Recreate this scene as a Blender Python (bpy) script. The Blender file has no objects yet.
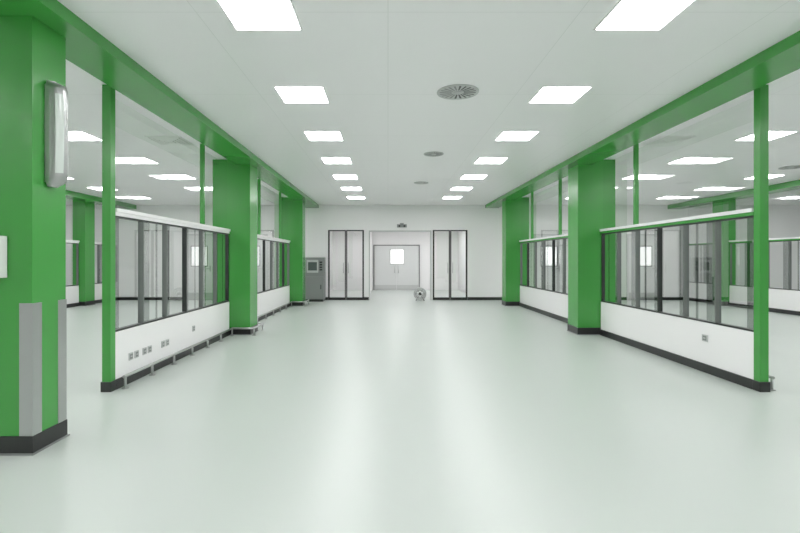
import bpy, bmesh, math
from mathutils import Vector, Matrix

scene = bpy.context.scene
scene.view_settings.view_transform = 'Standard'
scene.view_settings.look = 'None'
scene.view_settings.exposure = 0.47
scene.view_settings.gamma = 1.09

CX = 0.47      # corridor centre
H = 1.37       # eye
CEIL = 3.17
YB = 16.0      # back wall
YF = -4.0
OFFW = 15.0

def srgb(r, g, b):
    f = lambda c: (c/255/12.92) if c/255 <= 0.04045 else ((c/255+0.055)/1.055)**2.4
    return (f(r), f(g), f(b), 1)

def mat(name, col, rough=0.5, metal=0.0, emit=None, estr=0, spec=0.5, coat=0.0, noise=0.0):
    m = bpy.data.materials.new(name); m.use_nodes = True
    nt = m.node_tree; b = nt.nodes['Principled BSDF']
    b.inputs['Base Color'].default_value = col
    b.inputs['Roughness'].default_value = rough
    b.inputs['Metallic'].default_value = metal
    b.inputs['Specular IOR Level'].default_value = spec
    b.inputs['Coat Weight'].default_value = coat
    if emit:
        b.inputs['Emission Color'].default_value = emit
        b.inputs['Emission Strength'].default_value = estr
    if noise:
        tc = nt.nodes.new('ShaderNodeTexCoord'); n = nt.nodes.new('ShaderNodeTexNoise')
        n.inputs['Scale'].default_value = 1.3; n.inputs['Detail'].default_value = 2
        nt.links.new(tc.outputs['Object'], n.inputs['Vector'])
        mx = nt.nodes.new('ShaderNodeMix'); mx.data_type = 'RGBA'
        mx.inputs[6].default_value = tuple(c*(1-noise) for c in col[:3])+(1,)
        mx.inputs[7].default_value = tuple(min(1, c*(1+noise)) for c in col[:3])+(1,)
        nt.links.new(n.outputs['Fac'], mx.inputs[0])
        nt.links.new(mx.outputs[2], b.inputs['Base Color'])
    return m

GREEN = mat('green_paint', srgb(62, 151, 62), 0.24, noise=0.02)
WHITE = mat('white_wall', srgb(245, 244, 244), 0.5, noise=0.004)
TRIMW = mat('white_trim', srgb(247, 246, 246), 0.35)
BLACK = mat('black_rubber', srgb(28, 29, 29), 0.35)
DARK = mat('dark_frame', srgb(44, 47, 46), 0.35, 0.3)
GREY = mat('grey_mullion', srgb(112, 116, 114), 0.3, 0.4)
STEEL = mat('brushed_steel', srgb(178, 180, 179), 0.3, 0.85, noise=0.02)
LGREY = mat('light_grey', srgb(196, 198, 197), 0.45)
MGREY = mat('mid_grey', srgb(134, 137, 136), 0.45)
DOORW = mat('door_laminate', srgb(218, 220, 219), 0.4)
EMIT = mat('led_panel', (1, 1, 1, 1), 0.5, emit=(1.0, 0.985, 0.995, 1), estr=15)
LAMPG = mat('lamp_diffuser', srgb(205, 214, 208), 0.15, emit=(1, 1, 1, 1), estr=0.08)
SCREEN = mat('screen', srgb(28, 34, 34), 0.15, emit=(0.6, 0.8, 0.7, 1), estr=0.05)
WINLIT = mat('lit_window', (1, 1, 1, 1), 0.3, emit=(1, 1, 1, 1), estr=.55)

def glassmat(name, tint, refl):
    m = bpy.data.materials.new(name); m.use_nodes = True
    nt = m.node_tree; nt.nodes.clear()
    o = nt.nodes.new('ShaderNodeOutputMaterial')
    t = nt.nodes.new('ShaderNodeBsdfTransparent'); t.inputs['Color'].default_value = tint
    g = nt.nodes.new('ShaderNodeBsdfGlossy'); g.inputs['Roughness'].default_value = 0.01
    g.inputs['Color'].default_value = (0.94, 0.96, 0.95, 1)
    lw = nt.nodes.new('ShaderNodeLayerWeight'); lw.inputs['Blend'].default_value = .5
    p = nt.nodes.new('ShaderNodeMath'); p.operation = 'POWER'; p.inputs[1].default_value = 3.2
    q = nt.nodes.new('ShaderNodeMath'); q.operation = 'MULTIPLY_ADD'; q.inputs[1].default_value = .8; q.inputs[2].default_value = refl
    nt.links.new(lw.outputs['Facing'], p.inputs[0]); nt.links.new(p.outputs[0], q.inputs[0])
    mx = nt.nodes.new('ShaderNodeMixShader')
    nt.links.new(q.outputs[0], mx.inputs[0]); nt.links.new(t.outputs[0], mx.inputs[1])
    nt.links.new(g.outputs[0], mx.inputs[2]); nt.links.new(mx.outputs[0], o.inputs[0])
    return m
GLASS = glassmat('clear_glass', (0.93, 0.94, 0.935, 1), .09)
WGLASS = glassmat('window_glass', (0.83, 0.845, 0.84, 1), .12)
TGLASS = glassmat('tinted_glass', (0.36, 0.38, 0.37, 1), .1)

# floor
FLOOR = bpy.data.materials.new('vinyl_floor'); FLOOR.use_nodes = True
nt = FLOOR.node_tree; b = nt.nodes['Principled BSDF']
tc = nt.nodes.new('ShaderNodeTexCoord')
n = nt.nodes.new('ShaderNodeTexNoise'); n.inputs['Scale'].default_value = 0.5; n.inputs['Detail'].default_value = 0
cr = nt.nodes.new('ShaderNodeValToRGB')
cr.color_ramp.elements[0].position = .2; cr.color_ramp.elements[0].color = srgb(193, 200, 195)
cr.color_ramp.elements[1].position = .8; cr.color_ramp.elements[1].color = srgb(195, 202, 197)
nt.links.new(tc.outputs['Object'], n.inputs['Vector']); nt.links.new(n.outputs['Fac'], cr.inputs[0])
nt.links.new(cr.outputs[0], b.inputs['Base Color'])
b.inputs['Roughness'].default_value = .34
b.inputs['Specular IOR Level'].default_value = .6
# ceiling tile material
CEILM = bpy.data.materials.new('ceiling_tiles'); CEILM.use_nodes = True
nt = CEILM.node_tree; b = nt.nodes['Principled BSDF']
tc = nt.nodes.new('ShaderNodeTexCoord')
bk = nt.nodes.new('ShaderNodeTexBrick'); bk.offset = 0.0
bk.inputs['Scale'].default_value = 1.0; bk.inputs['Brick Width'].default_value = 1.4
bk.inputs['Row Height'].default_value = 1.75; bk.inputs['Mortar Size'].default_value = 0.003
bk.inputs['Color1'].default_value = srgb(248, 247, 248); bk.inputs['Color2'].default_value = srgb(247, 246, 247)
bk.inputs['Mortar'].default_value = srgb(230, 231, 230)
nt.links.new(tc.outputs['Object'], bk.inputs['Vector'])
nt.links.new(bk.outputs['Color'], b.inputs['Base Color'])
b.inputs['Roughness'].default_value = 0.35

class MB:
    def __init__(s): s.bm = bmesh.new(); s.mats = []
    def mi(s, m):
        if m not in s.mats: s.mats.append(m)
        return s.mats.index(m)
    def box(s, x0, x1, y0, y1, z0, z1, m):
        if x0 > x1: x0, x1 = x1, x0
        if y0 > y1: y0, y1 = y1, y0
        i = s.mi(m)
        v = [s.bm.verts.new(p) for p in [(x0,y0,z0),(x1,y0,z0),(x1,y1,z0),(x0,y1,z0),(x0,y0,z1),(x1,y0,z1),(x1,y1,z1),(x0,y1,z1)]]
        for f in [(3,2,1,0),(4,5,6,7),(0,1,5,4),(1,2,6,5),(2,3,7,6),(3,0,4,7)]:
            s.bm.faces.new([v[k] for k in f]).material_index = i
    def quad(s, pts, m):
        s.bm.faces.new([s.bm.verts.new(p) for p in pts]).material_index = s.mi(m)
    def cyl(s, p0, p1, r, m, seg=16, r2=None):
        p0 = Vector(p0); p1 = Vector(p1); d = p1-p0
        M = Matrix.Translation((p0+p1)/2) @ d.to_track_quat('Z', 'Y').to_matrix().to_4x4()
        g = bmesh.ops.create_cone(s.bm, cap_ends=True, segments=seg, radius1=r, radius2=r if r2 is None else r2, depth=d.length, matrix=M)
        i = s.mi(m)
        fs = set(f for v in g['verts'] for f in v.link_faces)
        for f in fs:
            f.material_index = i
            if len(f.verts) == 4: f.smooth = True
    def torus(s, c, axis, R, r, m, seg=24, sub=8):
        i = s.mi(m); rings = []
        q = Vector(axis).to_track_quat('Z', 'Y')
        for a in range(seg):
            t = 2*math.pi*a/seg; ring = []
            for k in range(sub):
                u = 2*math.pi*k/sub
                p = Vector(((R+r*math.cos(u))*math.cos(t), (R+r*math.cos(u))*math.sin(t), r*math.sin(u)))
                ring.append(s.bm.verts.new(q @ p + Vector(c)))
            rings.append(ring)
        for a in range(seg):
            for k in range(sub):
                f = s.bm.faces.new([rings[a][k], rings[(a+1) % seg][k], rings[(a+1) % seg][(k+1) % sub], rings[a][(k+1) % sub]])
                f.material_index = i; f.smooth = True
    def make(s, name, parent=None, bevel=0):
        me = bpy.data.meshes.new(name); s.bm.normal_update(); s.bm.to_mesh(me); s.bm.free()
        for m in s.mats: me.materials.append(m)
        o = bpy.data.objects.new(name, me); scene.collection.objects.link(o)
        if parent: o.parent = parent
        if bevel:
            md = o.modifiers.new('bevel', 'BEVEL'); md.width = bevel; md.segments = 2; md.limit_method = 'ANGLE'
        return o
def empty(name):
    e = bpy.data.objects.new(name, None); scene.collection.objects.link(e); return e

XL, XR = CX-OFFW, CX+OFFW
# ---------- shell
m = MB(); m.box(XL, XR, YF, YB+6, -0.1, 0, FLOOR); m.make('floor')
m = MB(); m.box(XL, XR, YF, YB+6, CEIL, CEIL+.1, CEILM); m.make('ceiling')
m = MB(); m.box(XL-.15, XL, YF, YB+6, -.1, CEIL+.1, WHITE); m.make('wall_left')
m = MB(); m.box(XR, XR+.15, YF, YB+6, -.1, CEIL+.1, WHITE); m.make('wall_right')
m = MB(); m.box(XL, XR, YF-.15, YF, -.1, CEIL+.1, WHITE); m.make('wall_front')
# back wall with openings
OP = [(-2.0, -0.80, 2.34), (-0.64, 1.45, 2.32), (1.49, 2.65, 2.34)]
m = MB(); x = XL
for a, bb, t in OP:
    m.box(x, a, YB, YB+.15, 0, CEIL, WHITE); m.box(a, bb, YB, YB+.15, t, CEIL, WHITE); x = bb
m.box(x, XR, YB, YB+.15, 0, CEIL, WHITE); m.make('wall_back')
m = MB()
for a, bb in [(XL, -2.0), (-.8, -.64), (2.65, XR)]:
    m.box(a, bb, YB-.015, YB-.001, 0.001, .1, BLACK)
m.make('baseboard_back')
# vestibule
VY = 21.3
m = MB()
m.box(-2.6, -2.45, YB+.15, VY, 0, CEIL, WHITE); m.make('wall_vestibule_left')
m = MB(); m.box(3.1, 3.25, YB+.15, VY, 0, CEIL, WHITE); m.make('wall_vestibule_right')
m = MB(); m.box(-2.6, 3.25, VY, VY+.15, 0, CEIL, WHITE); m.make('wall_vestibule_back')
m = MB(); m.box(-.78, -.70, YB+.15, VY, 0, 2.6, WHITE); m.make('wall_vestibule_inner')
m = MB(); m.box(-2.45, 3.1, YB+.15, VY, 2.6, 2.68, WHITE); m.make('ceiling_vestibule')

# single doors with vision panel
def far_door(name, x0, x1, y, top, wz):
    e = empty(name)
    m = MB(); t = .05
    m.box(x0-t, x0, y-.05, y-.002, 0.001, top+t, LGREY); m.box(x1, x1+t, y-.05, y-.002, 0.001, top+t, LGREY)
    m.box(x0, x1, y-.05, y-.002, top, top+t, LGREY); m.make('frame', e)
    a = x0+.008; bb = x1-.008
    m = MB(); m.box(a, bb, y-.04, y-.004, 0.01, top-.005, DOORW)
    m.box(a, bb, y-.045, y-.04, 0.01, .25, STEEL)
    c = (a+bb)/2; ww = .25
    m.box(c-ww-.03, c+ww+.03, y-.05, y-.04, wz[0]-.03, wz[1]+.03, GREY)
    m.box(c-ww, c+ww, y-.055, y-.05, wz[0], wz[1], WINLIT)
    hx = bb-.1
    m.box(hx-.02, hx+.02, y-.06, y-.04, .95, 1.15, STEEL)
    m.cyl((hx, y-.08, 1.05), (hx-.12, y-.08, 1.05), .012, STEEL)
    m.cyl((hx, y-.08, 1.05), (hx, y-.05, 1.05), .012, STEEL)
    m.make('leaf', e)
e = empty('door_1')
m = MB(); x0, x1, y, t, top = -.60, 1.36, VY, .05, 1.95
m.box(x0-t, x0, y-.05, y-.002, 0.001, top+t, MGREY); m.box(x1, x1+t, y-.05, y-.002, 0.001, top+t, MGREY)
m.box(x0, x1, y-.05, y-.002, top, top+t, MGREY); m.make('frame', e)
m = MB()
m.box(x0+.008, .375, y-.04, y-.004, .01, top-.005, DOORW); m.box(.385, x1-.008, y-.04, y-.004, .01, top-.005, DOORW)
m.box(x0+.008, .375, y-.045, y-.04, .01, .22, LGREY); m.box(.385, x1-.008, y-.045, y-.04, .01, .22, LGREY)
m.box(.08, .72, y-.05, y-.0405, 1.12, 1.82, LGREY); m.box(.12, .68, y-.055, y-.05, 1.16, 1.78, WINLIT)
for hx in (.30, .46):
    m.cyl((hx, y-.09, .75), (hx, y-.09, 1.05), .013, STEEL)
    m.cyl((hx, y-.09, .78), (hx, y-.04, .78), .01, STEEL); m.cyl((hx, y-.09, 1.02), (hx, y-.04, 1.02), .01, STEEL)
m.make('leaves', e)
# glazed doors
def glazed_door(name, x0, x1, top):
    e = empty(name); m = MB(); t = .055; y0, y1 = YB+.0, YB+.05
    xm = (x0+x1)/2
    for a, bb in [(x0+.001, x0+t), (x1-t, x1-.001), (xm-.04, xm-.005), (xm+.005, xm+.04)]:
        m.box(a, bb, y0, y1, .001, top-.002, BLACK)
    for a, bb in [(x0+t, xm-.04), (xm+.04, x1-t)]:
        m.box(a, bb, y0, y1, top-.04, top-.002, BLACK); m.box(a, bb, y0, y1, .001, .09, BLACK)
    m.make('frame', e)
    m = MB()
    for a, bb in [(x0+t, xm-.04), (xm+.04, x1-t)]:
        yy = YB+.03
        m.quad([(a, yy, .09), (bb, yy, .09), (bb, yy, top-.04), (a, yy, top-.04)], GLASS)
    m.make('glass', e)
    m = MB()
    for hx in (xm-.08, xm+.08):
        m.cyl((hx, y0-.04, .9), (hx, y0-.04, 1.25), .012, STEEL)
        m.cyl((hx, y0-.04, .95), (hx, y0+.01, .95), .008, STEEL); m.cyl((hx, y0-.04, 1.2), (hx, y0+.01, 1.2), .008, STEEL)
    m.make('handles', e)
glazed_door('door_2', -2.0, -.80, 2.34)
glazed_door('door_3', 1.49, 2.65, 2.34)
m = MB()
m.box(-.64, -.60, YB-.02, YB+.16, .001, 2.32, LGREY); m.box(1.41, 1.45, YB-.02, YB+.16, .001, 2.32, LGREY)
m.box(-.60, 1.41, YB-.02, YB+.16, 2.28, 2.32, LGREY); m.make('trim_opening')
# side-room doors in back wall
for nm, a, bb in (('door_4', -6.75, -5.8), ('door_5', -5.0, -4.05), ('door_6', 4.9, 5.8), ('door_7', 8.0, 9.0)):
    far_door(nm, a, bb, YB, 2.15, (1.15, 1.78))

# ---------- columns, beams, partitions
COLY = [(3.36, 3.71), (8.67, 9.15), (13.98, 14.44)]
COLYALL = [(-1.95, -1.6)] + COLY
BASEZ = .13
def S(s, o): return CX + s*o
def column(s, oi, oo, y0, y1, guard=False):
    m = MB()
    a, bb = sorted((S(s, oi), S(s, oo)))
    m.box(a, bb, y0, y1, 0.001, CEIL-.001, GREEN)
    e = .008
    m.box(a-e, bb+e, y0-e, y1+e, 0.001, BASEZ, BLACK)
    m.box(a-e-.012, bb+e+.012, y0-e-.012, y1+e+.012, 0.001, .012, MGREY)
    if guard:
        t = .004; g = .09
        for cx in (a, bb):
            for cy in (y0, y1):
                gx = (cx-t, cx+g) if cx == a else (cx-g, cx+t)
                fy = (cy-t, cy) if cy == y0 else (cy, cy+t)
                m.box(gx[0], gx[1], fy[0], fy[1], BASEZ, 1.06, STEEL)
                gy = (cy, cy+g) if cy == y0 else (cy-g, cy)
                fx = (cx-t, cx) if cx == a else (cx, cx+t)
                m.box(fx[0], fx[1], gy[0], gy[1], BASEZ, 1.06, STEEL)
    return m.make('column', bevel=.006 if not guard else .002)
PO = {-1: 3.37, 1: 3.405}
for s in (-1, 1):
    for k, (y0, y1) in enumerate(COLYALL):
        column(s, 2.96, 3.64, y0, y1, guard=(k <= 1))
    for (y0, y1) in COLYALL:
        column(s, 9.29, 9.66, y0, y1)
    # beam
    zb = 3.07
    m = MB(); a, bb = sorted((S(s, 2.77), S(s, 2.955)))
    m.box(a, bb, YF+.01, YB-.002, zb, CEIL-.001, GREEN)
    ys = [YF+.01]
    for y0, y1 in COLYALL: ys += [y0-.002, y1+.002]
    ys.append(YB-.002)
    a, bb = sorted((S(s, 2.955), S(s, 3.21)))
    for i in range(0, len(ys), 2): m.box(a, bb, ys[i], ys[i+1], zb, CEIL-.001, GREEN)
    m.make('ceiling_beam')
    m = MB(); a, bb = sorted((S(s, 8.85), S(s, 9.285)))
    m.box(a, bb, YF+.01, YB-.002, zb-.04, CEIL-.001, GREEN); m.make('ceiling_beam')

def partition(s, off, y0, y1, posts, endpost, npan):
    e = empty('glazed_partition'); xc = S(s, off)
    def bx(m, o0, o1, ya, yb, z0, z1, mt): m.box(xc+s*o0, xc+s*o1, ya, yb, z0, z1, mt)
    def pl(m, o, ya, yb, z0, z1, mt):
        x = xc+s*o; m.quad([(x, ya, z0), (x, yb, z0), (x, yb, z1), (x, ya, z1)], mt)
    m = MB()
    ya = y0+.095 if endpost else y0
    bx(m, -.04, .04, ya, y1, .001, .60, TRIMW); m.make('dado_wall', e)
    m = MB()
    bx(m, -.055, -.0405, ya, y1, .001, .105, BLACK); bx(m, .0405, .055, ya, y1, .001, .105, BLACK); m.make('skirting', e)
    m = MB()
    bx(m, -.06, .06, ya, y1, 1.866, 1.905, TRIMW)
    bx(m, -.045, .045, ya, y1, 1.828, 1.865, TRIMW if s < 0 else GREEN)
    m.make('top_rail', e)
    m = MB(); pw = (y1-ya)/npan
    bx(m, -.03, .03, ya, y1, .601, .622, DARK)
    bx(m, -.03, .03, ya, y1, 1.81, 1.827, DARK)
    for k in range(npan+1):
        c = ya+k*pw; w = .015
        a = max(ya, c-w); bb = min(y1, c+w)
        bx(m, -.03, .03, a, bb, .623, 1.81, GREY if k % 3 else DARK)
    m.make('mullions', e)
    m = MB()
    pl(m, 0, ya, y1, .623, 1.81, WGLASS)
    pl(m, 0, ya, y1, 1.906, CEIL-.003, GLASS)
    m.make('glass', e)
    m = MB()
    for k in range(npan):
        c = ya+k*pw
        pl(m, .012, c+.02, c+.02+.14+.06*(k % 3 == 1), .623, 1.81, TGLASS)
        if k % 2: pl(m, .012, c+pw*.62, c+pw*.62+.05, .623, 1.81, TGLASS)
    m.make('tinted_strips', e)
    m = MB()
    if endpost:
        bx(m, -.045, .045, y0, y0+.09, .001, CEIL-.003, GREEN)
        bx(m, -.055, .055, y0-.01, y0+.094, .001, .105, BLACK)
    for p in posts: bx(m, -.03, .03, p-.03, p+.03, 1.906, CEIL-.003, GREEN)
    m.make('posts', e, bevel=.004)
for s in (-1, 1):
    for off in (PO[s], 9.5):
        partition(s, off, 4.94, 8.65, [7.5], True, 6)
        partition(s, off, 9.17, 13.96, [10.8, 12.9], False, 7)
    partition(s, 9.5, 14.47, 15.97, [], False, 3)

# ---------- lights
def panel(x, y, z=CEIL, w=.49):
    m = MB(); h = w/2
    m.box(x-h, x+h, y-h, y+h, z-.012, z-.004, EMIT)
    t = .015
    m.box(x-h-t, x-h, y-h-t, y+h+t, z-.010, z-.001, TRIMW); m.box(x+h, x+h+t, y-h-t, y+h+t, z-.010, z-.001, TRIMW)
    m.box(x-h, x+h, y-h-t, y-h, z-.010, z-.001, TRIMW); m.box(x-h, x+h, y+h, y+h+t, z-.010, z-.001, TRIMW)
    m.make('ceiling_panel_light')
for off in (-11.4, -7.75, -5.03, -1.40, 1.40, 5.03, 7.75, 11.4):
    for n in range(-2, 8):
        panel(CX+off, 1.75*(n+1))
for yy in (17.3, 19.6):  # unseen panels, added to brighten the vestibule behind the glazed doors
    panel(.4, yy, 2.6); panel(-1.6, yy, 2.6); panel(2.2, yy, 2.6)

# ---------- diffusers
def swirl(x, y, r):
    m = MB(); z = CEIL
    m.cyl((x, y, z-.010), (x, y, z-.001), r, LGREY, 40)
    m.torus((x, y, z-.010), (0, 0, 1), r*.97, .006, LGREY, 40, 6)
    m.cyl((x, y, z-.018), (x, y, z-.010), r*.22, LGREY, 24)
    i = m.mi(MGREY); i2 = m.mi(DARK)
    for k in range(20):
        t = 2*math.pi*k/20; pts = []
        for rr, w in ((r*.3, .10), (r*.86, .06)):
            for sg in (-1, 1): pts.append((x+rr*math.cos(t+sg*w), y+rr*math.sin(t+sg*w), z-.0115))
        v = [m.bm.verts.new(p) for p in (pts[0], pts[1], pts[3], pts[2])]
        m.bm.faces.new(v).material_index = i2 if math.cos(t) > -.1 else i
    m.make('ceiling_air_diffuser')
swirl(.75, 5.16, .225); swirl(.78, 8.2, .17); swirl(.78, 11.3, .17); swirl(.75, 2.0, .225)
for xx, yy in ((-7.5, 9.4), (7.9, 9.4)): swirl(xx, yy, .2)
def square(x, y):
    m = MB(); z = CEIL
    for k in range(5):
        h = .26-.05*k
        for a in (0, 1):
            m.box(x-h, x+h, y-h if a else y+h-.03, y-h+.03 if a else y+h, z-.012-.004*k, z-.001, TRIMW)
            m.box(x-h if a else x+h-.03, x-h+.03 if a else x+h, y-h+.03, y+h-.03, z-.012-.004*k, z-.001, TRIMW)
    m.box(x-.25, x+.25, y-.25, y+.25, z-.004, z-.002, MGREY)
    m.make('ceiling_air_grille')
square(S(-1, 3.78), 7.3); square(S(1, 3.78), 7.3)

# ---------- wall lamp on first column (bowed half-round fitting)
m = MB(); xw = S(-1, 2.96); yc = 3.535
z0, z1 = 1.90, 2.67
m.box(xw+.001, xw+.014, yc-.055, yc+.055, z0+.03, z1-.03, STEEL)
NZ, NA = 24, 16
rows = []
for j in range(NZ+1):
    t = j/NZ; z = z0+(z1-z0)*t
    k = min(1, (1-abs(2*t-1))/.16); k = math.sqrt(max(0, 1-(1-k)**2))
    d = .035+.085*k*(.88+.12*math.sin(math.pi*t)); hw = .045+.02*k
    rows.append([m.bm.verts.new((xw+.012+d*math.sin(math.pi*a/NA), yc-hw*math.cos(math.pi*a/NA), z)) for a in range(NA+1)])
ig, ist = m.mi(LAMPG), m.mi(STEEL)
for j in range(NZ):
    for a in range(NA):
        f = m.bm.faces.new([rows[j][a], rows[j][a+1], rows[j+1][a+1], rows[j+1][a]]); f.smooth = True
        f.material_index = ig if (3 <= a <= 5 or 10 <= a <= 12) and 3 <= j < NZ-3 else ist
m.bm.faces.new(rows[0]).material_index = ist; m.bm.faces.new(list(reversed(rows[-1]))).material_index = ist
m.make('wall_lamp')
# small white box on front face of column
m = MB(); yf = 3.36
m.box(-2.86, -2.66, yf-.09, yf-.006, 1.24, 1.53, TRIMW); m.box(-2.84, -2.71, yf-.095, yf-.09, 1.27, 1.32, MGREY)
m.make('wall_dispenser', bevel=.01)

# ---------- sockets
def socket(s, off, y, z, w=.08):
    m = MB(); x = S(s, off-.041)
    m.box(x, x-s*.010, y-w/2, y+w/2, z-.04, z+.04, LGREY)
    m.box(x-s*.010, x-s*.012, y-w*.34, y+w*.34, z-.028, z+.028, MGREY)
    m.box(x-s*.012, x-s*.013, y-w*.2, y+w*.2, z-.006, z+.006, LGREY)
    m.make('power_socket')
for yy in (5.33, 5.45, 5.63, 5.75, 6.09, 6.21): socket(-1, PO[-1], yy, .29)
socket(-1, PO[-1], 7.05, .35); socket(1, PO[1], 5.8, .415, .1)

# ---------- low guard rails
def rail(pts, feet):
    m = MB(); r = .016
    for a, bb in zip(pts[:-1], pts[1:]): m.cyl((a[0], a[1], .13), (bb[0], bb[1], .13), r, STEEL)
    for p in pts[1:-1]: m.cyl((p[0], p[1], .114), (p[0], p[1], .146), r, STEEL)
    for f in feet:
        m.cyl((f[0], f[1], .001), (f[0], f[1], .13), .014, STEEL); m.cyl((f[0], f[1], .001), (f[0], f[1], .01), .035, STEEL)
    m.make('guard_rail')
xp = S(-1, PO[-1]-.12); xc_ = S(-1, 2.96-.09)
rail([(xp, 5.05), (xp, 8.58), (xc_, 8.58), (xc_, 9.24), (xp, 9.24), (xp, 13.88), (xc_, 13.88), (xc_, 14.53)],
     [(xp, 5.08+.58*k) for k in range(7)] + [(xc_, 8.6), (xc_, 9.2)] + [(xp, 9.5+.72*k) for k in range(7)] + [(xc_, 13.9), (xc_, 14.5)])
xq = S(1, PO[1]+.14)
rail([(xq, 5.0), (xq, 8.6)], [(xq, 5.02+.58*k) for k in range(7)])

# ---------- kiosk beside column
e = empty('vending_kiosk'); x0, x1, y0, y1 = -2.66, -2.06, 15.35, 15.85
m = MB(); m.box(x0+.02, x1-.02, y0+.02, y1, .001, .08, BLACK); m.box(x0, x1, y0, y1, .08, .80, MGREY)
m.box(x0+.03, x1-.03, y0-.012, y0, .12, .76, MGREY); m.box(x1-.1, x1-.07, y0-.03, y0-.012, .4, .55, DARK); m.make('cabinet', e, .01)
m = MB(); m.box(x0, x1, y0+.08, y1, .80, 1.42, MGREY); m.box(x0+.05, x1-.18, y0+.07, y0+.08, .93, 1.34, LGREY)
m.box(x0+.09, x1-.22, y0+.064, y0+.07, 1.0, 1.27, SCREEN)
for k in range(4): m.box(x1-.14, x1-.05, y0+.065, y0+.08, 1.0+.08*k, 1.05+.08*k, DARK)
m.make('control_head', e, .01)

# ---------- hose reel on floor
m = MB(); c = Vector((1.05, 15.7, .23))
m.torus(c, (0, 1, 0), .19, .022, LGREY, 28, 8); m.torus(c+Vector((0, .08, 0)), (0, 1, 0), .19, .022, LGREY, 28, 8)
m.torus(c+Vector((0, .04, 0)), (0, 1, 0), .13, .035, LGREY, 28, 8)
m.cyl(c+Vector((0, -.03, 0)), c+Vector((0, .12, 0)), .045, DARK)
for k in range(6):
    t = k*math.pi/3; m.cyl(c, c+Vector((.19*math.cos(t), 0, .19*math.sin(t))), .008, MGREY, 8)
for dx in (-.13, .13):
    m.cyl((c.x+dx, c.y-.04, .012), (c.x+dx, c.y+.16, .012), .012, DARK, 10)
    m.cyl((c.x+dx, c.y+.04, .012), (c.x+dx*.4, c.y+.04, c.z), .01, DARK, 10)
m.make('hose_reel')

# ---------- small details
m = MB(); m.box(.30, .62, YB-.09, YB-.003, 2.42, 2.52, MGREY); m.cyl((.38, YB-.12, 2.46), (.38, YB-.09, 2.46), .03, BLACK)
m.cyl((.54, YB-.12, 2.46), (.54, YB-.09, 2.46), .03, BLACK)
m.box(.40, .52, YB-.05, YB-.003, 2.52, 2.56, MGREY); m.make('door_sensor')

# ---------- world, camera
w = bpy.data.worlds.new('World'); scene.world = w; w.use_nodes = True
w.node_tree.nodes['Background'].inputs[0].default_value = (.9, .95, 1, 1)
w.node_tree.nodes['Background'].inputs[1].default_value = .3
cam = bpy.data.cameras.new('camera'); co = bpy.data.objects.new('camera', cam); scene.collection.objects.link(co)
co.location = (0, 0, H); co.rotation_euler = (math.pi/2, 0, 0)
cam.sensor_width = 36; cam.lens = 36*480/800
cam.shift_x = 12/800; cam.shift_y = -7.5/800
cam.clip_end = 200
scene.camera = co
